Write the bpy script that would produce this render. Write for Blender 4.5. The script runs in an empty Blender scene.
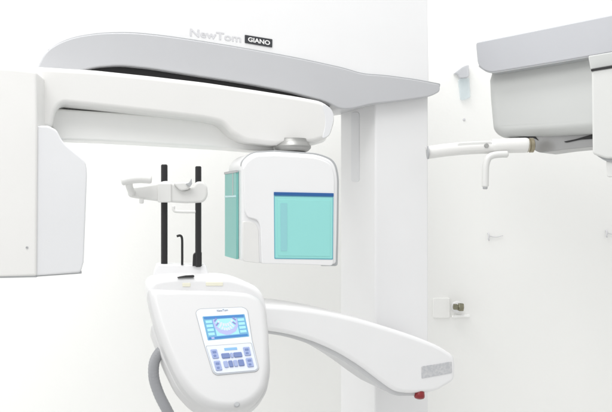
import bpy, bmesh, math, random
from mathutils import Vector, Matrix
random.seed(4)
sc = bpy.context.scene
COL = sc.collection
F, CX, CY, H = 765.0, 306.0, 206.0, 1.5          # focal length in photo pixels, centre, eye height

# ---------------------------------------------------------------- materials
def mat(name, col, rough=0.4, metal=0.0, coat=0.0, emit=None, es=0.0, trans=0.0, bump=0.0, bscale=400, var=0.02, vscale=9, alpha=1.0, sss=0):
    m = bpy.data.materials.new(name); m.use_nodes = True
    nt = m.node_tree; b = nt.nodes['Principled BSDF']
    tc = nt.nodes.new('ShaderNodeTexCoord')
    no = nt.nodes.new('ShaderNodeTexNoise'); no.inputs['Scale'].default_value = vscale; no.inputs['Detail'].default_value = 5
    nt.links.new(tc.outputs['Object'], no.inputs['Vector'])
    mx = nt.nodes.new('ShaderNodeMix'); mx.data_type = 'RGBA'
    mx.inputs['A'].default_value = (*[c*(1-var) for c in col], 1)
    mx.inputs['B'].default_value = (*[min(1, c*(1+var)) for c in col], 1)
    nt.links.new(no.outputs['Fac'], mx.inputs['Factor']); nt.links.new(mx.outputs['Result'], b.inputs['Base Color'])
    rr = nt.nodes.new('ShaderNodeMapRange'); rr.inputs['To Min'].default_value = max(0.02, rough-0.06); rr.inputs['To Max'].default_value = rough+0.06
    nt.links.new(no.outputs['Fac'], rr.inputs['Value']); nt.links.new(rr.outputs['Result'], b.inputs['Roughness'])
    b.inputs['Metallic'].default_value = metal; b.inputs['Coat Weight'].default_value = coat; b.inputs['Coat Roughness'].default_value = 0.15
    b.inputs['Transmission Weight'].default_value = trans; b.inputs['Alpha'].default_value = alpha
    if emit: b.inputs['Emission Color'].default_value = (*emit, 1); b.inputs['Emission Strength'].default_value = es
    if bump > 0:
        n2 = nt.nodes.new('ShaderNodeTexNoise'); n2.inputs['Scale'].default_value = bscale; n2.inputs['Detail'].default_value = 3
        nt.links.new(tc.outputs['Object'], n2.inputs['Vector'])
        bu = nt.nodes.new('ShaderNodeBump'); bu.inputs['Strength'].default_value = bump; bu.inputs['Distance'].default_value = 0.001
        nt.links.new(n2.outputs['Fac'], bu.inputs['Height']); nt.links.new(bu.outputs['Normal'], b.inputs['Normal'])
    return m
M_WHITE = mat('white_enamel', (.82,.82,.825), .38, coat=.15, bump=.08)
M_CONS  = mat('console_white', (.63,.63,.632), .4, coat=.12, bump=.08)
M_BOX   = mat('box_white', (.64,.645,.63), .45, bump=.08)
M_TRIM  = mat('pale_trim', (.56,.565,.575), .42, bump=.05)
M_COVER = mat('bright_cover', (.93,.93,.915), .45, bump=.08)
M_WARM  = mat('warm_white_enamel', (.765,.76,.745), .42, coat=.1, bump=.08)
M_COOL  = mat('cool_white_enamel', (.75,.755,.77), .42, coat=.1, bump=.08)
M_GREY  = mat('silver_grey_paint', (.505,.51,.527), .36, coat=.2, bump=.12, bscale=900)
M_GREYL = mat('pale_grey_paint', (.54,.55,.54), .5, bump=.1)
M_RIM   = mat('grey_rim', (.42,.43,.44), .4, bump=.05)
M_BLACK = mat('black_rubber', (.012,.012,.013), .55, bump=.1)
M_ROD   = mat('black_anodised', (.012,.012,.013), .4, bump=.05)
M_TEAL  = mat('teal_window', (.29,.69,.66), .2, coat=.35, var=.015)
M_TEALD = mat('teal_strip', (.27,.60,.63), .16, coat=.6, var=.015)
M_FRAME = mat('blue_green_frame', (.13,.40,.50), .25, coat=.3)
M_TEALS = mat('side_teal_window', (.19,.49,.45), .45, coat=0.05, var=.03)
M_NAVY  = mat('blue_line', (.01,.10,.32), .3, coat=.3)
M_METAL = mat('brushed_metal', (.42,.42,.41), .32, metal=.75, bump=.2)
M_TURR  = mat('turret_metal', (.34,.34,.33), .35, metal=.5, bump=.2)
M_DARKB = mat('dark_brass', (.26,.25,.18), .3, metal=.85, bump=.2, var=.3, vscale=80)
M_BRASS = mat('aged_brass', (.35,.31,.22), .35, metal=.8, bump=.2, var=.15, vscale=60)
M_HOSE  = mat('grey_hose', (.31,.315,.33), .28, bump=.1, var=.08)
M_PLAST = mat('milky_plastic', (.70,.70,.685), .35, coat=.1)
M_CLEAR = mat('pale_blue_plastic', (.66,.76,.80), .2, coat=.2, alpha=.3)
M_RED   = mat('red_plastic', (.22,.004,.008), .3, coat=.3)
M_YEL   = mat('yellow_marker', (.84,.82,.68), .5)
M_TXT   = mat('faint_grey_print', (.64,.64,.66), .5)
M_TXTW  = mat('white_print', (.80,.80,.80), .5)
M_TXTD  = mat('dark_print', (.22,.25,.32), .5)
M_PLATE = mat('name_plate', (.03,.032,.038), .35, coat=.3)
M_PANEL = mat('membrane_panel', (.72,.78,.88), .3, coat=.2)
M_SCR   = mat('lcd', (.05,.14,.22), .2, coat=.3, emit=(.24,.58,.88), es=.55)
M_SCRL  = mat('lcd_light', (.1,.3,.4), .2, emit=(.50,.80,.98), es=.66)
M_SCRD  = mat('lcd_dark', (.03,.1,.25), .2, emit=(.06,.24,.58), es=.6)
M_ARCH  = mat('lcd_arch', (.1,.1,.2), .2, emit=(.30,.34,.70), es=.6)
M_ARCHL = mat('lcd_arch_pale', (.25,.25,.35), .2, emit=(.36,.40,.74), es=.66)
M_TOOTH = mat('lcd_tooth', (.3,.3,.4), .2, emit=(.66,.72,.95), es=.66)
M_BTN   = mat('blue_grey_key', (.16,.22,.44), .4)
M_KEYF  = mat('key_field_white', (.70,.74,.84), .35, coat=.1)
M_HEAD  = mat('key_heading_blue', (.22,.45,.72), .4)
M_BTNL  = mat('light_key', (.32,.39,.62), .4)
def speckle():
    m = mat('silver_label', (.55,.56,.58), .4)
    nt = m.node_tree; b = nt.nodes['Principled BSDF']
    tc = nt.nodes.new('ShaderNodeTexCoord'); no = nt.nodes.new('ShaderNodeTexNoise'); no.inputs['Scale'].default_value = 150; no.inputs['Detail'].default_value = 4
    cr = nt.nodes.new('ShaderNodeValToRGB'); cr.color_ramp.elements[0].position = .40; cr.color_ramp.elements[1].position = .62
    cr.color_ramp.elements[0].color = (.50,.51,.53,1); cr.color_ramp.elements[1].color = (.60,.60,.61,1)
    nt.links.new(tc.outputs['Object'], no.inputs['Vector']); nt.links.new(no.outputs['Fac'], cr.inputs['Fac']); nt.links.new(cr.outputs['Color'], b.inputs['Base Color'])
    return m
M_LABEL = speckle()
M_WALL  = mat('painted_wall', (.88,.88,.86), .7, bump=.35, bscale=120, var=.012, vscale=2.5)
M_FLOOR = mat('pale_floor', (.74,.74,.73), .5, bump=.1, vscale=3)

# ---------------------------------------------------------------- helpers
WORLD = {}                                           # object name -> world centre
def empty(name, loc, label, cat, group=None):
    o = bpy.data.objects.new(name, None); COL.objects.link(o); o.location = loc; o.empty_display_size = .1
    WORLD[o.name] = Vector(loc); o['label'] = label; o['category'] = cat
    if group: o['group'] = group
    return o
def link(name, verts, faces, m, parent=None, smooth=True, label=None):
    c = sum((Vector(v) for v in verts), Vector()) / len(verts)
    me = bpy.data.meshes.new(name); me.from_pydata([Vector(v)-c for v in verts], [], faces)
    bm = bmesh.new(); bm.from_mesh(me); bmesh.ops.recalc_face_normals(bm, faces=bm.faces); bm.to_mesh(me); bm.free()
    me.materials.append(m)
    o = bpy.data.objects.new(name, me); COL.objects.link(o)
    WORLD[o.name] = c
    if parent: o.parent = parent; o.location = c - WORLD[parent.name]
    else: o.location = c
    if smooth:
        me.polygons.foreach_set('use_smooth', [True]*len(me.polygons))
        me.set_sharp_from_angle(angle=math.radians(42))
        w = o.modifiers.new('wn', 'WEIGHTED_NORMAL'); w.mode = 'FACE_AREA'; w.keep_sharp = True; w.weight = 100
    if label: o['label'] = label
    return o
def at(px, py, d): return Vector(((px-CX)/F*d, d, H+(CY-py)/F*d))
class Plane:
    def __init__(s, o, u, v): s.o, s.u, s.v = Vector(o), Vector(u).normalized(), Vector(v).normalized(); s.n = s.u.cross(s.v).normalized()
    def off(s, k): return Plane(s.o+s.n*k, s.u, s.v)
    def uv(s, px, py):
        ray = Vector(((px-CX)/F, 1, (CY-py)/F)); e = Vector((0,0,H))
        t = s.n.dot(s.o-e)/s.n.dot(ray); p = e+ray*t-s.o
        return (p.dot(s.u), p.dot(s.v))
    def w(s, a, b, k=0): return s.o + s.u*a + s.v*b + s.n*k
    def px(s, x, y): return s.w(*s.uv(x, y))
def vplane(px, d, yaw):
    a = math.radians(yaw); return Plane(at(px, CY, d), (math.cos(a), math.sin(a), 0), (0,0,1))
def fil(pts, r=0, seg=8):
    """polygon with rounded corners; a point may carry its own radius"""
    out = []; n = len(pts)
    for i in range(n):
        p = Vector(pts[i][:2]); a = Vector(pts[i-1][:2]); b = Vector(pts[(i+1)%n][:2]); rr = pts[i][2] if len(pts[i]) > 2 else r
        d1, d2 = (a-p), (b-p); l1, l2 = d1.length, d2.length
        rr = min(rr, l1*.49, l2*.49)
        if rr <= 0: out.append(tuple(p)); continue
        q1, q2 = p+d1/l1*rr, p+d2/l2*rr
        for k in range(seg+1):
            t = k/seg; out.append(tuple(q1*(1-t)**2 + p*2*t*(1-t) + q2*t*t))
    return out
def dense(pts, step):
    out = []; n = len(pts)
    for i in range(n):
        a, b = Vector(pts[i]), Vector(pts[(i+1)%n]); k = max(1, int((b-a).length/step))
        for j in range(k): out.append(tuple(a.lerp(b, j/k)))
    return out
def slab(name, pts, P, t, r, m, parent=None, rb=None, rad=0, K=6, label=None, raw=False):
    """a solid with this outline in plane P, thickness t going away from P's face, rims rounded by r"""
    rb = r if rb is None else rb
    o2 = fil(pts, rad)
    uv = [Vector(q) for q in o2] if raw else [Vector(P.uv(*q)) for q in o2]
    cl = []
    for q in uv:
        if not cl or (q-cl[-1]).length > 2e-5: cl.append(q)
    if (cl[0]-cl[-1]).length < 2e-5: cl.pop()
    uv = cl; n = len(uv)
    area = sum(uv[i].x*uv[(i+1)%n].y-uv[(i+1)%n].x*uv[i].y for i in range(n))
    if area < 0: uv.reverse()
    nm = []
    for i in range(n):
        e1 = (uv[i]-uv[i-1]).normalized(); e2 = (uv[(i+1)%n]-uv[i]).normalized()
        n1, n2 = Vector((-e1.y, e1.x)), Vector((-e2.y, e2.x)); s = (n1+n2)
        s = s.normalized() if s.length > 1e-6 else n1
        nm.append(s/max(.5, s.dot(n1)))
    prof = []
    if r > 0: prof += [(r*(1-math.sin(a*math.pi/2/K)), r*(1-math.cos(a*math.pi/2/K))) for a in range(K+1)]
    else: prof += [(0, 0)]
    if rb > 0: prof += [(rb*(1-math.cos(a*math.pi/2/K)), t-rb*(1-math.sin(a*math.pi/2/K))) for a in range(K+1)]
    else: prof += [(0, t)]
    V, Fc = [], []
    def dist(q):
        best = 9
        for i in range(n):
            a_, b_ = uv[i], uv[(i+1)%n]; e_ = b_-a_; t_ = max(0, min(1, (q-a_).dot(e_)/max(1e-12, e_.dot(e_)))); best = min(best, (q-a_-e_*t_).length)
        return best
    for ins, dep in prof:
        ring = [uv[i]+nm[i]*ins for i in range(n)]
        if ins > 1e-4:                       # where an inset corner folds over itself, pull the folded points together
            ok = [dist(q) > ins*.985 for q in ring]
            if any(ok) and not all(ok):
                st = ok.index(True); i = 0
                while i < n:
                    k = (st+i) % n
                    if ok[k]: i += 1; continue
                    j = i
                    while not ok[(st+j) % n]: j += 1
                    mid = (ring[(st+i-1) % n]+ring[(st+j) % n])/2
                    for q_ in range(i, j):
                        f_ = (q_-i+1)/(j-i+1); ring[(st+q_) % n] = ring[(st+i-1) % n].lerp(ring[(st+j) % n], f_)
                    i = j
        for q in ring: V.append(P.w(q.x, q.y, -dep))
    R = len(prof)
    for k in range(R-1):
        for i in range(n):
            j = (i+1) % n; Fc.append((k*n+i, k*n+j, (k+1)*n+j, (k+1)*n+i))
    Fc.append(tuple(range(n))); Fc.append(tuple(reversed([(R-1)*n+i for i in range(n)])))
    return link(name, V, Fc, m, parent, label=label)
def smooth_path(P, sub=8):
    out = []; n = len(P)
    for i in range(n-1):
        p0, p1, p2, p3 = P[max(0, i-1)], P[i], P[i+1], P[min(n-1, i+2)]
        for k in range(sub):
            t = k/sub; out.append(.5*((2*p1)+(p2-p0)*t+(2*p0-5*p1+4*p2-p3)*t*t+(3*p1-p0-3*p2+p3)*t**3))
    out.append(P[-1]); return out
def tube(name, path, r, m, parent=None, seg=16, sub=8, ribs=0, flat=1.0, label=None, cap=.7):
    pts = smooth_path([Vector(p) for p in path], sub); n = len(pts); V, Fc = [], []
    up = Vector((0,0,1)); t0 = (pts[1]-pts[0]).normalized()
    if abs(t0.dot(up)) > .9: up = Vector((0,1,0))
    s = t0.cross(up).normalized()
    rings = []
    for i, p in enumerate(pts):
        t = (pts[min(n-1, i+1)]-pts[max(0, i-1)]).normalized(); s = (s-t*s.dot(t)).normalized(); b = s.cross(t)
        rings.append((p, t, s.copy(), b))
    seq = [(rings[0][0]-rings[0][1]*r*.3, rings[0], cap)] + [(q[0], q, 1+(ribs*math.sin(i*2.1) if ribs else 0)) for i, q in enumerate(rings)] + [(rings[-1][0]+rings[-1][1]*r*.3, rings[-1], cap)]
    for c, q, k in seq:
        for j in range(seg):
            a = 2*math.pi*j/seg; V.append(c + q[2]*math.cos(a)*r*k*flat + q[3]*math.sin(a)*r*k)
    for i in range(len(seq)-1):
        for j in range(seg):
            j2 = (j+1) % seg; Fc.append((i*seg+j, i*seg+j2, (i+1)*seg+j2, (i+1)*seg+j))
    Fc.append(tuple(range(seg))); Fc.append(tuple((len(seq)-1)*seg+j for j in range(seg)))
    return link(name, V, Fc, m, parent, label=label)
def lathe(name, c, axis, prof, m, parent=None, seg=48, label=None):
    """prof = [(radius, distance along axis)]"""
    ax = Vector(axis).normalized(); h = Vector((0,0,1)) if abs(ax.z) < .9 else Vector((1,0,0)); s = ax.cross(h).normalized(); b = ax.cross(s)
    V, Fc = [], []
    for r, z in prof:
        for j in range(seg):
            a = 2*math.pi*j/seg; V.append(Vector(c)+ax*z+(s*math.cos(a)+b*math.sin(a))*max(r, 1e-5))
    for i in range(len(prof)-1):
        for j in range(seg):
            j2 = (j+1) % seg; Fc.append((i*seg+j, i*seg+j2, (i+1)*seg+j2, (i+1)*seg+j))
    Fc.append(tuple(range(seg))); Fc.append(tuple((len(prof)-1)*seg+j for j in range(seg)))
    return link(name, V, Fc, m, parent, label=label)
def text(name, body, P, x0, y0, x1, y1, m, parent, depth=.0006, bold=.0, sp=1.0):
    """lettering fitted between two photo points (bottom left, bottom right) with cap height y-range given by x1,y1 = (right px, cap px)"""
    cu = bpy.data.curves.new(name, 'FONT'); cu.body = body; cu.size = 1; cu.offset = bold; cu.space_character = sp; cu.resolution_u = 6
    ob = bpy.data.objects.new('tmp', cu); COL.objects.link(ob)
    dg = bpy.context.evaluated_depsgraph_get(); me = bpy.data.meshes.new_from_object(ob.evaluated_get(dg))
    xs = [v.co.x for v in me.vertices]; ys = [v.co.y for v in me.vertices]; mx, Mx, my, My = min(xs), max(xs), min(ys), max(ys)
    a = Vector(P.uv(x0, y0[0])); b = Vector(P.uv(x1, y0[1])); h = abs(P.uv(x0, y0[0]-y1)[1]-a.y)
    V = []; Q = P.off(depth)
    for v in me.vertices:
        q = a.lerp(b, (v.co.x-mx)/(Mx-mx)); V.append(Q.w(q.x, q.y+(v.co.y-my)/(My-my)*h))
    Fc = [tuple(p.vertices) for p in me.polygons]
    bpy.data.objects.remove(ob); bpy.data.meshes.remove(me)
    n = len(V)
    V += [v - P.n*(depth*.8) for v in V]; Fc += [tuple(n+i for i in reversed(f)) for f in Fc]
    return link(name, V, Fc, m, parent, smooth=False)
def rect(x0, y0, x1, y1): return [(x0,y0),(x1,y0),(x1,y1),(x0,y1)]

# ---------------------------------------------------------------- setting
wall = link('wall', [(-4,2.72,-.02),(4,2.72,-.02),(4,2.72,4.2),(-4,2.72,4.2),(-4,2.84,-.02),(4,2.84,-.02),(4,2.84,4.2),(-4,2.84,4.2)],
            [(0,1,2,3),(4,5,6,7),(0,1,5,4),(1,2,6,5),(2,3,7,6),(3,0,4,7)], M_WALL, smooth=False); wall['kind'] = 'structure'
floor = link('floor', [(-4,-3,0),(4,-3,0),(4,2.715,0),(-4,2.715,0)], [(0,1,2,3)], M_FLOOR, smooth=False); floor['kind'] = 'structure'

# ---------------------------------------------------------------- the scanner
YAW = 22
PC = vplane(240, 1.93, YAW)            # canopy front
PA = vplane(240, 1.85, YAW)            # rotating arm front
PH = vplane(290, 1.83, 19)             # sensor head front
PK = PC.off(-.035)                     # column front
PB = vplane(350, 1.86, YAW)            # lower boom front
base = PK.px(401, 300); base.z = 0
mach = empty('dental_scanner', base, 'large white dental panoramic x-ray machine with grey overhead canopy, teal windows and control screen', 'x-ray machine')

# column
colo = slab('column', [(375,90),(428.5,90),(428.5,760),(375,760)], PK, .23, .006, M_WHITE, mach)
slab('column_panel', [(351,112,3),(359,112,3),(359,182,3),(351,182,3)], Plane(PK.px(375,150)-PK.u*.0015, Vector((math.sin(math.radians(YAW)),-math.cos(math.radians(YAW)),0)), (0,0,1)), .004, .001, M_COOL, mach)

# canopy
can = slab('canopy', [(36,74),(39.5,62,6),(47,50,8),(60,42,8),(76,36.5,10),(100,33,10),(130,32.3,15),(165,35.8,15),(200,41,15),(240,47.5,20),(300,58.5,20),(345,68.5,12),(362,74,10),(385,75.5,8),(415,79.5,8),(440,84.5,2),(440.5,91.5,4),(431,96.5,6),(400,101,8),(372,104,6),(352,109,5),(340,109,4),(325,101,5),(290,91.5,10),(240,82,20),(200,76,10),(150,68,10),(120,65,10),(96,67,6),(60,76,5)],
           PC, .34, .004, M_GREY, mach, rb=.03)
slab('canopy_edge', [(46.5,50.8,3),(60,41.8,8),(76,36.2,10),(100,32.5,10),(130,31.6,15),(165,35.1,15),(200,40.3,15),(240,46.8,20),(300,57.8,20),(345,67.8,12),(362,73.3,10),(385,74.8,8),(415,78.8,8),(440.6,83.6,2),(440,87),(415,84),(385,80),(362,78),(345,73),(300,63),(240,52),(200,46),(165,41),(130,38),(100,38),(76,42),(60,48)],
     PC.off(-.002), .02, .001, M_RIM, mach)
slab('canopy_shell', [(53,50),(50,40),(48,-70,20),(427,-50,20),(429,86),(415,84),(385,79),(362,77.5),(345,72),(300,62),(240,51),(200,45),(165,40),(130,36),(100,37),(76,41),(60,47)],
     PC.off(-.008), .30, .003, M_WHITE, mach)
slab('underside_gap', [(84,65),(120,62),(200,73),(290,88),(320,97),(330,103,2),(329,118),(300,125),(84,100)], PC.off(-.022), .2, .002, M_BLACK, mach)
# lettering on the shell and its plate
PS = PC.off(-.008)
slab('maker_lettering_plate', [(245,34.8,.6),(272.5,39.3,.6),(272.3,47.4,.6),(245,42.8,.6)], PS.off(.0025), .004, .0006, M_PLATE, mach)
pl = bpy.data.objects['maker_lettering_plate']; pl.name = 'name_plate'; WORLD['name_plate'] = WORLD['maker_lettering_plate']
text('lettering', 'GIANO', PS.off(.0025), 248, (41.6,45.4), 270, 4.6, M_TXTW, pl, bold=.03, sp=1.0)
text('lettering', 'NewTom', PS, 190, (36.2,42.6), 241, 7.6, M_TXT, mach, bold=.018, depth=.0008)

# rotating arm: upper shell, recessed lower cover, hanging source housing
arm = slab('rotating_arm', [(-45,64),(0,67),(40,66.5),(95,69.8),(150,75.6),(205,82,10),(255,89.5,10),(300,96.5,10),(323,101,9),(334,109,7),(336,120,5),(331,137,6),(312,143,5),(275,145.5,6),(246,142,5),(232,134,4),(222,123,4),(205,119.5,6),(150,113,8),(100,107.5,8),(62,103.5,5),(56,112,3),(52,128,4),(-45,132)],
           PA, .17, .012, M_WARM, mach, rb=.03)
slab('arm_tip_cover', [(322,104,3),(328,105.5,5),(333.2,111.5,4),(334,120,5),(329.6,135.6,4),(322,139,3),(326.5,122,10)], PA.off(.0012), .02, .0012, M_COOL, arm)
slab('lower_cover', [(45,108),(64,109,3),(230,120),(325,126),(328,141,6),(300,149.5,6),(262,151,6),(228,148,6),(150,143.5),(100,140.8),(56,139.5,4)], PA.off(-.06), .09, .006, M_COVER, arm)
# hanging tube housing at left
PX = vplane(37, 1.60, 8)
src = slab('source_housing', [(-60,66,3),(10,68,8),(36.5,71,4),(37,120),(36,276,2),(-60,278)], PX, .20, .006, M_WARM, mach)
PX2 = vplane(37, 1.607, 24)
slab('housing_side_cover', [(37,126),(48,125.2,4),(57,130,3),(63,142,6),(86,161,5),(87.5,173,5),(84,262),(81,272.5,3),(35.8,275.8)], PX2, .16, .005, M_COOL, src)
lathe('screw', PX.px(27,247.5)+PX.n*-.001, PX.n, [(.0026,0),(.0026,.002),(.002,.0028),(.0008,.0018)], M_RIM, src, 20)

slab('housing_shade_strip', [(-60,275.5),(36,274.5),(36,277.4),(-60,279.4)], PX.off(-.004), .19, .001, M_RIM, src)  # grey strip stands in for the soft shade along the housing's bottom edge
slab('housing_shade_strip', [(36,273.4),(81.5,270.6),(82,273.6,1),(36,276.8)], PX2.off(-.004), .15, .001, M_RIM, src)  # same shade strip, continued under the side cover
# turret between arm and sensor head
tc = at(292, 146.8, 1.925)
lathe('turret', tc, (0,0,1), [(.036,-.013),(.041,-.011),(.0475,-.004),(.048,.000),(.0475,.002),(.042,.009),(.038,.0125),(.037,.020)], M_TURR, mach)
lathe('turret_seal', tc, (0,0,1), [(.030,-.024),(.034,-.023),(.034,-.012),(.030,-.011)], M_BLACK, mach)

# sensor head
SH = .15
head = slab('sensor_head', [(242,162,5),(252,152.8,8),(275,151.6),(318,154.5,8),(334,161,8),(338,176,8),(337.4,230),(336.5,264,3),(262,263.5,3),(242,261,3)], PH, SH, .006, M_WHITE, mach, rb=.02)
slab('edge_shade_line', [(240.7,162,5),(251,151.6,8),(275,150.2),(318.5,153.1,8),(335.2,160,8),(339.2,176,8),(338.6,230),(337.8,266,3),(322,266),(322,170),(262,160),(242,170)], PH.off(-.006), .010, .001, M_RIM, head)  # thin grey outline paints in the shadow along the head's edge
slab('front_cover', [(243.3,168,1),(248,161,4),(256,155.8,6),(275,155.2),(316,157.6,8),(331,163.5,8),(334.6,176,7),(334.2,230),(333.4,265.8,4),(300,264.5),(261.8,263.6,2),(260.4,226,4),(257.5,219.6,4),(247.5,217.2,3),(244.8,211,3)], PH.off(.006), .012, .0025, M_WHITE, head)
slab('chin_cover', [(243,221,2),(254.5,222,4),(258.4,228,4),(259.6,263.3,2),(243,261.3,3)], PH.off(.003), .009, .002, M_WARM, head)
PW = PH.off(.006)
win = slab('window', [(274.8,196.6),(332.8,197.6),(332.3,258.6,1),(275.3,258,1)], PW.off(.0012), .004, .0005, M_TEAL, head)
slab('window_strip', [(280.4,203,1),(287.3,203,1),(287.3,251,1),(280.8,251,1)], PW.off(.0026), .002, .0003, M_TEALD, win)
slab('window_pane', [(277.6,199.2,1),(330.6,200.1,1),(330.2,256.3,1),(278,255.8,1)], PW.off(.0020), .003, .0006, M_TEAL, win)
slab('window_frame', [(273.9,195.2),(333.6,196.2),(333.1,259.6,1),(274.4,258.9,1)], PW.off(.0007), .003, .0004, M_FRAME, win)
slab('blue_line', [(274.0,192.0,.5),(333.8,193.2,.5),(333.8,196.6,.5),(274.0,195.4,.5)], PW.off(.0018), .004, .0006, M_NAVY, head)
# left side of the head: plane of its left face
a = math.radians(19)
corner = PH.px(242, 200)
PL = Plane(corner-PH.u*.0025, (math.sin(a), -math.cos(a), 0), (0,0,1))
h0 = corner.z
def side(x0, x1, y0, y1, k=0.0):      # rectangle on the left face, metres back from the corner / heights by pixel at the corner
    zt = (CY-y0)/F*corner.y - (h0-H); zb = (CY-y1)/F*corner.y - (h0-H); return [(-x0,zt),(-x1,zt),(-x1,zb),(-x0,zb)]
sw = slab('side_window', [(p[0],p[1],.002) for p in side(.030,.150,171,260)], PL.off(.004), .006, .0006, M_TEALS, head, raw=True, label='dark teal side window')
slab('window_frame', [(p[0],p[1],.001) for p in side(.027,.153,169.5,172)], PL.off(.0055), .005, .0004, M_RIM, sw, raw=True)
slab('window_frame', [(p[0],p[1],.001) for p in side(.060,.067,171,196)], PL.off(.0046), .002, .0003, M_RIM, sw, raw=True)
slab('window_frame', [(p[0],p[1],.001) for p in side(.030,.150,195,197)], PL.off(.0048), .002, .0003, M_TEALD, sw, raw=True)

# lower boom with its grey underside rim
boomo = [(228,300),(262,304.5),(300,307,20),(340,314,20),(378,324,20),(415,336,15),(440,346,8),(454.5,355.5,4),(456.5,366,4),(455,381,4),(436,392.5,6),(410,394,5),(396,392.5,7),(380,381,14),(362,367,14),(338,352,18),(310,340,18),(285,333.5,14),(262,330.5),(228,329)]
boom = slab('support_boom', boomo, PB, .19, .012, M_WHITE, mach, rb=.02)
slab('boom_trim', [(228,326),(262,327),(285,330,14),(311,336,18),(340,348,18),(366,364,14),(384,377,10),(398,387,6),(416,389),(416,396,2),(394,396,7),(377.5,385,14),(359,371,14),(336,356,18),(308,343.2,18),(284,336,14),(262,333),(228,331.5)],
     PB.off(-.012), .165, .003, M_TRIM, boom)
slab('boom_label', [(421.5,366.4,1),(451.8,361.4,1),(452.2,372.8,1),(421.8,378.4,1)], PB.off(.0014), .003, .0004, M_LABEL, boom)
lathe('stop_button', PB.off(-.012).px(419.5, 393)+Vector((0,0,-.001)), (-.1,-.35,-1), [(.010,-.006),(.0125,-.004),(.0135,.004),(.0135,.009),(.011,.0125),(.005,.0145)], M_RED, boom, 32, label='dark red button')
# ---------------------------------------------------------------- control console
PP = Plane(at(228, 342, 1.52), (51,15,2), (-13,36,63))
mount = slab('console_mount', [(147.2,281,14),(170,276.4,14),(235,277,16),(262,289,14),(268,310,10),(268,345),(200,345),(152,318,6)], vplane(205, 1.585, 16), .12, .012, M_WHITE, mach, rb=.02)
face = [(147,286.5,5),(180,287.5),(225,288.6),(249,290.5,8),(262,297,8),(267.5,309,6),(270,335,10),(270.4,368,10),(266,390,9),(254,403,8),(237,409.5,10),(215,409,10),(196,400,10),(180,382,14),(167,355,16),(157.5,330,14),(150,303,10)]
con = slab('control_console', face, PP, .055, .016, M_CONS, mach, rb=.016, K=8)
slab('console_base', [(x+(-2.2 if x < 215 else 0.4), y+(2.5 if y > 350 else 1.2)) for x, y in [(152,322),(225,322),(262,325),(268.5,335),(270.8,368),(266.6,390.5),(254.6,404),(237.4,411),(215,411),(195,402),(178.6,384),(165,356.5),(156,333)]],
     PP.off(-.036), .05, .008, M_CONS, con, rad=8)
pan = slab('key_panel', [(195.2,311.5,3),(199,308.4,3),(243,306.6,3),(247.8,309.5,3),(252.4,340),(259.4,368.5,3),(256.4,371.6,3),(216.5,375.2,3),(212.6,372.5,3),(203.6,343)], PP.off(.0012), .004, .0005, M_RIM, con)
slab('key_panel', [(195.9,312,3),(199.4,309.1,3),(242.8,307.3,3),(247.2,310,3),(251.8,340),(258.7,368.3,3),(255.9,371,3),(216.8,374.5,3),(213.2,372,3),(204.2,343)], PP.off(.0017), .004, .0005, M_PANEL, con)
kp = bpy.data.objects['key_panel.001']; WORLD[kp.name] = WORLD['key_panel.001']
pan.name = 'panel_rim'; WORLD['panel_rim'] = WORLD['key_panel']; kp.name = 'keypad'; WORLD['keypad'] = WORLD['key_panel.001']
slab('screen_surround', [(197.6,313.4,2),(245.6,309.6,2),(250,341.6,2),(204.6,343.4,2)], PP.off(.0019), .003, .0004, M_WHITE, kp)
PSn = PP.off(.0024)
scr = slab('screen', [(202.2,316.3,1),(244.6,313.9,1),(249.4,336.4,1),(207.8,340.4,1)], PSn, .003, .0004, M_SCR, con)
# mapping inside the screen: s,t in 0..1
def q4(A,B,C_,D,s,t): 
    A,B,C_,D = map(Vector,(A,B,C_,D)); return tuple((A*(1-s)+B*s)*(1-t)+(D*(1-s)+C_*s)*t)
S4 = ((202.2,316.3),(244.6,313.9),(249.4,336.4),(207.8,340.4))
def sq(s0,t0,s1,t1,Q=S4): return [q4(*Q,s0,t0),q4(*Q,s1,t0),q4(*Q,s1,t1),q4(*Q,s0,t1)]
def mark(name, pts, m, parent, k=.0005, P=PSn, rad=0): return slab(name, pts, P.off(k), .0012, 0, m, parent, rb=0, rad=rad)
mark('screen_bar', sq(.03,.03,.97,.12), M_SCRD, scr)
mark('screen_bar', sq(.03,.88,.97,.96), M_SCRD, scr)
mark('screen_field', sq(.24,.15,.78,.85), M_SCRL, scr)
for i in range(4): mark('screen_icon', sq(.05,.18+i*.17,.20,.29+i*.17), M_SCRL, scr, .0006)
for i in range(4): mark('screen_icon', sq(.81,.18+i*.17,.96,.29+i*.17), M_SCRL, scr, .0006)
mark('screen_icon', sq(.10,.885,.17,.955), M_ARCHL, scr, .0008)
# panoramic picture of the jaws: two rows of teeth along a smile curve, dark jaw ends
def toothrow(n, cx, w, y0, dip, tw, th, m1, m2, k_):
    for i in range(n):
        k = -1+2*i/(n-1); x = cx+w*k; y = y0+dip*(1-k*k); sl = -2*dip*k/w*.35
        pts = [q4(*S4, x+dx-dy*sl*.6, y+dy+dx*sl) for dx, dy in ((-tw,-th),(tw,-th),(tw*.8,th),(-tw*.8,th))]
        mark('screen_tooth', pts, m1 if abs(k) > .8 else m2, scr, k_, rad=.5)
toothrow(9, .51, .22, .18, .24, .023, .065, M_ARCH, M_TOOTH, .0009)
toothrow(9, .51, .20, .36, .24, .021, .06, M_ARCH, M_TOOTH, .0011)
for sgn in (-1, 1):
    mark('screen_jaw', [q4(*S4, .51+sgn*a_, b_) for a_, b_ in ((.25,.14),(.29,.18),(.28,.50),(.20,.72),(.05,.84),(.0,.84),(.0,.66),(.15,.60),(.23,.44))], M_ARCHL, scr, .0007, rad=.8)
text('lettering', 'NewTom', PP.off(.0017), 217, (311.9,311.1), 228, 2.2, M_TXTD, kp, depth=.0008)
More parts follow.
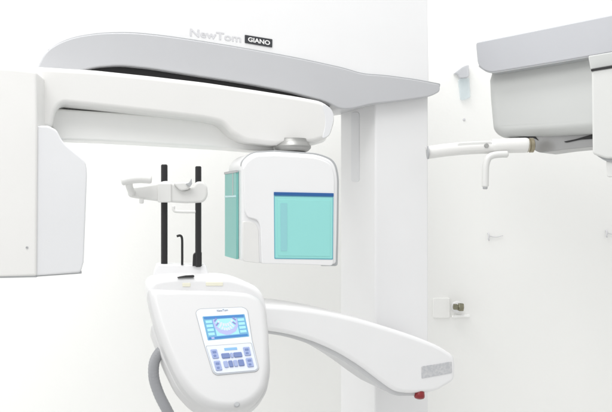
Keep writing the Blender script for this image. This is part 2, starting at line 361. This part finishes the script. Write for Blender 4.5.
# keys
KB = [(205.6,345.6,1.5),(251.6,342.4,1.5),(258.2,368.2,3),(255.6,370.6,3),(217,374,3),(213.6,371.8,3)]
slab('key_field_rim', KB, PP.off(.0021), .002, .0003, M_RIM, kp)
slab('key_field', [(206.3,346.2,1.5),(251.1,343.1,1.5),(257.5,368,3),(255.3,370,3),(217.2,373.3,3),(214.2,371.4,3)], PP.off(.0025), .002, .0003, M_KEYF, kp)
K4 = ((207.4,347.4),(251.2,344.4),(256.9,367.8),(214.6,372.6))
def key(s0,t0,s1,t1,m): return slab('key', [(x,y,1.0) for x, y in sq(s0,t0,s1,t1,K4)], PP.off(.0046), .004, .0008, m, kp, rb=0, K=3)
for s0, s1 in ((.055,.20),(.80,.945)):
    for t0, t1 in ((.08,.44),(.54,.92)):
        k_ = key(s0, t0, s1, t1, M_BTNL)
        slab('key_symbol', [(x,y,.6) for x, y in sq(s0+.03,t0+.07,s1-.03,t0+.16,K4)], PP.off(.005), .001, .0002, M_BTN, kp, rb=0, K=2)
        slab('key_symbol', [(x,y,.6) for x, y in sq(s0+.03,t1-.14,s1-.05,t1-.06,K4)], PP.off(.005), .001, .0002, M_BTN, kp, rb=0, K=2)
for s0, s1, m in ((.27,.46,M_BTN),(.475,.535,M_BTNL),(.55,.74,M_BTN)): key(s0,.27,s1,.47,m)
for s0, s1, m in ((.27,.365,M_BTNL),(.385,.48,M_BTN),(.50,.59,M_BTNL),(.61,.74,M_BTN)): key(s0,.58,s1,.84,m)
mark('key_heading', sq(.37,.07,.66,.17,K4), M_HEAD, kp, .0030, P=PP)
lathe('socket', PP.px(237,404)+PP.n*-.004, PP.n, [(.0055,0),(.0055,.003),(.004,.0045),(.001,.0045)], M_RIM, con, 24)
# yellow markers and dark plate on top of the mount
PT = vplane(205, 1.585, 16)
def toppiece(name, x0, x1, yb, back, m, h=.003, dep=.012):
    P_ = PT.off(-back); return slab(name, [(x0,yb-1.6,.6),(x1,yb-1.6,.6),(x1,yb+2),(x0,yb+2)], P_, dep, .0006, m, mount)
toppiece('marker', 182.5, 190.5, 284.6, -.0012, M_YEL)
toppiece('marker', 206, 223, 283.8, -.0012, M_YEL)
slab('dark_plate', [(177.5,277.3,.3),(186,275.7,.4),(194.2,275.3,.5),(194.6,276.9,.5),(186,277,.4),(178,278,.3)], PT.off(.002), .012, .0008, M_BLACK, mount)

# cable hose
hp = [(165.5,347.5,1.535),(159,353,1.530),(154.2,363,1.525),(154,378,1.522),(159,394,1.520),(167,410,1.52),(176,428,1.53),(190,460,1.56)]
hose = tube('hose', [at(*p) for p in hp], .0107, M_HOSE, mach, seg=24, sub=14, ribs=.02)
d_ = (at(*hp[0])-at(*hp[1])).normalized()
lathe('hose_collar', at(*hp[0])-d_*.002, d_, [(.0118,-.004),(.0124,-.003),(.0124,.004),(.0110,.006),(.008,.006)], M_RIM, hose, 28)

# ---------------------------------------------------------------- head support on black rods
def rod(x, y0, y1, d, w):
    top, bot = at(x, y0, d), at(x, y1, d); bot.x = top.x; r = w/2/F*d
    return tube('support_rod', [top, top.lerp(bot,.5), bot], r, M_ROD, mach, seg=20, sub=3, cap=.75)
D1 = 1.66
rod(164.3, 165.5, 266, D1, 6.6); rod(198.3, 167.2, 266, D1, 6.2)
PF = vplane(180, D1-.005, 10)
slab('rod_clamp', [(193.2,254,2),(197,252,1),(201.8,252,1),(201.8,266),(192.6,266)], PF.off(.006), .02, .001, M_ROD, mach)
slab('rod_base', [(156,264,3),(206,264.5,3),(212,285),(150,285)], PF, .05, .005, M_WHITE, mach)
sup = slab('head_support', [(127,186.5,4),(140,185.5,5),(158,182.5,4),(166,180.6,4),(172,182,4),(185,191,6),(193,187,4),(196,181.5,3),(203,181.2,4),(207.5,186,4),(208,196,4),(204,202.5,4),(186,203.5,6),(160,201.5,6),(140,199,6),(128,197,4)], PF.off(.014), .035, .006, M_PLAST, mach, rb=.01)
tube('temple_bar', [PF.off(.045).px(122.5,181.5), PF.off(.045).px(130,179.8), PF.off(.042).px(140,179), PF.off(.04).px(150.5,179.6)], .0088, M_PLAST, sup, seg=18)
tube('temple_bar', [PF.off(.042).px(129.5,180), PF.off(.036).px(129.2,186), PF.off(.012).px(132,193)], .0075, M_PLAST, sup, seg=16)
slab('support_pad', [(173,182.8,3),(184,181.8,2),(192,183.5,2),(189,189.5,3),(180,191,4)], PF.off(.026), .018, .004, M_PLAST, sup)
slab('pad_clip', [(185.5,183.6,1),(189.2,182.6,1),(191.6,178.2,1),(192.2,184,1),(189.6,187,1)], PF.off(.031), .006, .001, M_RIM, sup)
lathe('knob', PF.off(.02).px(141.5,199.4)+Vector((0,0,-.004)), (0,0,-1), [(.0045,-.006),(.005,0),(.0045,.004),(.002,.005)], M_PLAST, sup, 20)
tube('chin_bar', [PF.off(.03).px(173.4,206.5), PF.off(.03).px(174.2,210.6), PF.off(.03).px(180,211.6), PF.off(.03).px(195,211.8)], .0034, M_PLAST, sup, seg=12)
slab('rod_shoe', [(157.5,183,2),(171.5,183,2),(171.5,202.5,2),(157.5,202.5,2)], PF.off(.018), .03, .003, M_PLAST, sup)
hk = [PF.px(177,236.2), PF.px(180.2,235.6), PF.px(182.0,238.5), PF.px(182.2,250), PF.px(182.2,264.5)]
tube('bite_rod', hk, .0026, M_ROD, mach, seg=12)

# ---------------------------------------------------------------- second unit at right
PQ = vplane(475, 2.2, -46)
ceph = empty('cephalometric_unit', (.80, 2.25, 0), 'pale grey overhead skull x-ray unit at right with white tube arm and hanging white box', 'x-ray unit')
ho = slab('top_housing', [(475.4,42.5,3),(660,5),(660,44),(560,61.5),(500,71.3),(488,72.8,6),(477.5,66,8)], PQ, .2, .004, M_COOL, ceph)
ho.data.materials[0] = mat('blue_grey_paint', (.445,.452,.475), .4, coat=.15, bump=.1)
slab('housing_shell', [(474.6,44,3),(480,34,6),(540,22),(660,-12),(660,8),(540,34),(479,46)], PQ.off(-.004), .19, .012, M_WHITE, ceph)
slab('housing_edge', [(478,66.5,6),(488.4,73.8,6),(500,72.3),(560,62.5),(660,45),(660,41),(560,58),(500,68),(488,69.5,5),(480,64,3)], PQ.off(-.002), .19, .001, M_RIM, ceph)
slab('mounting_block', [(492,60),(625,38),(625,130),(592,133),(540,136.5),(500,138.5,8),(490,132,10),(487,100),(486,80)], PQ.off(-.035), .14, .03, M_GREYL, ceph, rb=.03)
PR = vplane(560, 2.08, -40)
pt = slab('swivel_plate', [(509,139.2,2),(520,136.6,3),(545,134.3,6),(592,133,6),(612,133,4),(612,144,4),(592,147,6),(565,149.5,6),(540,153,4),(534,150,2),(530,140,3)], PR, .1, .002, mat('plate_grey', (.36,.36,.36), .3, metal=.45, bump=.1), ceph)
slab('plate_edge', [(507,139.6,.5),(519,137,2),(534,135.2,1),(538.5,140.6,1),(534,138.2,1),(520,139.4,1)], PR.off(.003), .02, .0006, M_BLACK, pt)
slab('lever', [(563.5,141.6,1),(575,139.2,2),(584,136.6,1),(594,133.8,1),(594,138.6,1),(580,139.6,2),(566,142.6,1)], PR.off(.004), .01, .001, M_ROD, pt)
PZ = vplane(600, 1.80, -28)
bx = slab('receptor_box', [(591.5,70,3),(660,60),(660,158),(606,158.5,3),(592.5,154,3)], PZ, .06, .005, M_BOX, ceph)
slab('box_gasket', [(590.8,69.2,.6),(660,57),(660,60.2),(591,71.2,.6)], PZ.off(.003), .05, .0006, M_ROD, bx)
slab('box_cap', [(588,56,2),(660,44),(660,57.5),(590.6,69.8,2)], PZ.off(-.012), .05, .003, M_GREYL, bx)
slab('box_foot', [(596,155.2,1),(660,150),(660,166),(612,162.2,2),(604,160.4,2)], PZ.off(-.01), .03, .002, M_RIM, bx)
slab('box_foot', [(606,161,1),(660,160),(660,178,2),(607,177,2)], PZ.off(-.015), .02, .003, M_PLAST, bx)
# tube arm
D2 = 2.08
tube('tube_arm', [at(428.5,152.6,D2), at(445,150.2,D2), at(470,148,D2), at(500,147,D2)], .0175, M_WARM, ceph, seg=32, cap=.95)
tube('arm_sleeve', [at(494,146.4,D2), at(512,145.6,D2), at(525.5,145.3,D2)], .0205, M_WARM, ceph, seg=32, cap=.93)
lathe('arm_collar', at(525.5,145.4,D2), (1,0,.02), [(.018,-.002),(.0195,0),(.0195,.005),(.0175,.006),(.0175,.010),(.020,.011),(.020,.020),(.016,.0225),(.012,.0225)], M_BRASS, ceph)
lathe('arm_gasket', at(427.6,152.6,D2-.012), (1,0,.02), [(.013,-.002),(.018,-.001),(.018,.002),(.014,.003)], M_RIM, ceph)
lathe('screw', at(486.5,145.6,D2-.019), (0,-1,.15), [(.006,-.004),(.0065,0),(.005,.002),(.001,.002)], M_METAL, ceph, 24)
slab('arm_bracket', [(457,142.5,3),(492,141,3),(494,150,3),(458,152,3)], vplane(475,D2-.0,0).off(.016), .02, .003, M_PLAST, ceph)
tube('ear_rod', [at(507,154.2,D2-.02), at(496,154.8,D2-.02), at(489,157.5,D2-.02), at(486,165,D2-.02), at(485.4,176,D2-.02), at(485.2,186,D2-.02)], .0093, M_PLAST, ceph, seg=18)
tube('ear_plug', [at(485.2,185,D2-.02), at(485.1,188.5,D2-.02)], .0065, M_RIM, ceph, seg=14, sub=2)

# ---------------------------------------------------------------- small things on the wall
WY = 2.72
def onwall(px, py, k=0): return at(px, py, WY-k)
PWl = vplane(460, WY-.02, 0)
vc = onwall(457, 307, 0)
va = empty('wall_valve', vc, 'small dark brass pipe fitting on the white wall, right of the lower boom', 'pipe fitting')
lathe('flange', onwall(457,307,.001), (0,-1,0), [(.020,-.001),(.020,.003),(.016,.006),(.009,.007)], M_WHITE, va, 32)
lathe('stem', onwall(457,307,.006), (0,-1,0), [(.0075,-.004),(.0075,.03)], M_BRASS, va, 24)
lathe('nut', at(457.5,306.6,WY-.036)+Vector((-.016,0,0)), (1,0,-.05), [(.006,0),(.011,.002),(.011,.013),(.009,.014),(.009,.018),(.0145,.019),(.0155,.024),(.0145,.036),(.006,.038)], M_DARKB, va, 6)
bxs = slab('wall_socket', [(433,298,2),(450,298,2),(450,318,2),(433,318,2)], vplane(460, WY-.006, 0), .0055, .002, M_WALL)
bxs['label'] = 'square white box on the wall between column and brass fitting'; bxs['category'] = 'wall box'
sh = slab('small_shelf', [(452,315.6,1),(470,314.6,1),(470,317,1),(452,318,1)], vplane(460, WY-.012, 0), .0115, .0012, M_COVER)
sh['label'] = 'thin white ledge on the wall directly under the brass fitting'; sh['category'] = 'ledge'
def hook(px, py, lab, w):
    e = empty('wall_hook', onwall(px, py), lab, 'hook', 'tiny grey hooks on the wall')
    m = M_TXT
    tube('hook_wire', [onwall(px-1,py-3,.002), onwall(px,py-1,.008), onwall(px-.5,py+3,.009), onwall(px,py+4,.005)], .0026, m, e, seg=10, sub=5)
    tube('hook_bar', [onwall(px+1,py,.004), onwall(px+w*.5,py+1,.005), onwall(px+w,py-.5,.004)], .0013, m, e, seg=8, sub=4)
hook(489, 236, 'tiny pale grey wall hook below the bent ear rod', 14)
hook(607, 233, 'tiny grey wall hook at the right edge under the hanging white box', 10)
e = empty('plastic_clip', onwall(463,80), 'translucent pale blue plastic clip on the wall left of the grey overhead housing', 'clip')
slab('clip_body', [(458.5,79,2),(469.5,77.5,2),(470.8,98,3),(461,100.5,3)], vplane(463, WY-.018, 0), .017, .003, M_CLEAR, e)
slab('clip_clasp', [(453.5,73.5,2),(463,66,3),(469,64.5,2),(469.5,77,3),(460,78.5,3),(458,74,2)], vplane(463, WY-.022, 0), .021, .003, mat('clasp_grey', (.66,.67,.70), .35, alpha=.6), e)
s_ = lathe('wall_screw', onwall(464,119.6,.0005), (0,-1,0), [(.0045,-.0002),(.0045,.002),(.002,.003)], M_TXT, None, 20)
s_['label'] = 'tiny grey screw in the wall below the pale blue clip'; s_['category'] = 'screw'

# ---------------------------------------------------------------- light
w = bpy.data.worlds.new('World'); sc.world = w; w.use_nodes = True
nt = w.node_tree; bg = nt.nodes['Background']; bg.inputs['Strength'].default_value = .87
tc_ = nt.nodes.new('ShaderNodeTexCoord'); sx_ = nt.nodes.new('ShaderNodeSeparateXYZ'); mr = nt.nodes.new('ShaderNodeMapRange'); cr_ = nt.nodes.new('ShaderNodeValToRGB')
mr.inputs['From Min'].default_value = -1; mr.inputs['From Max'].default_value = 1
for k, (p_, v_) in enumerate(((0,.6),(.46,.80),(.56,.93),(.75,1.0),(1,1.22))):
    e_ = cr_.color_ramp.elements[k] if k < 2 else cr_.color_ramp.elements.new(p_)
    e_.position = p_; e_.color = (v_*.995, v_, v_*1.0, 1)
nt.links.new(tc_.outputs['Generated'], sx_.inputs['Vector']); nt.links.new(sx_.outputs['Z'], mr.inputs['Value']); nt.links.new(mr.outputs['Result'], cr_.inputs['Fac']); nt.links.new(cr_.outputs['Color'], bg.inputs['Color'])
def area(name, loc, target, sx, sy, power, col=(1,1,1)):
    l = bpy.data.lights.new(name, 'AREA'); l.shape = 'RECTANGLE'; l.size = sx; l.size_y = sy; l.energy = power; l.color = col
    o = bpy.data.objects.new(name, l); COL.objects.link(o); o.location = loc
    o.rotation_euler = (Vector(target)-Vector(loc)).to_track_quat('-Z','Y').to_euler(); return o
area('added_key_softbox', (-.7, .3, 3.4), (0, 2.1, 1.5), 1.8, 1.2, 31, (1,.997,.99))  # unseen softbox added overhead as the key light
area('added_left_fill', (-1.7, 1.35, 1.5), (-.45, 2.7, 1.25), .8, 1.8, 5, (1,1,1))  # softbox out of view, added to brighten the left part of the wall
area('added_wall_wash', (-.9, 2.2, 3.7), (-.6, 2.6, 1.3), 3.0, .5, 46, (1,1,1))  # added wash light above the frame, no fixture, lifts the back wall

# ---------------------------------------------------------------- camera and render
cam = bpy.data.cameras.new('camera'); co = bpy.data.objects.new('camera', cam); COL.objects.link(co)
co.location = (0,0,H); co.rotation_euler = (math.radians(90),0,0); cam.lens = 36*F/612; cam.sensor_width = 36; cam.clip_start = .05; cam.clip_end = 100
sc.camera = co
sc.render.engine = 'CYCLES'
sc.view_settings.view_transform = 'Standard'; sc.view_settings.look = 'None'; sc.view_settings.exposure = 0; sc.view_settings.gamma = 1
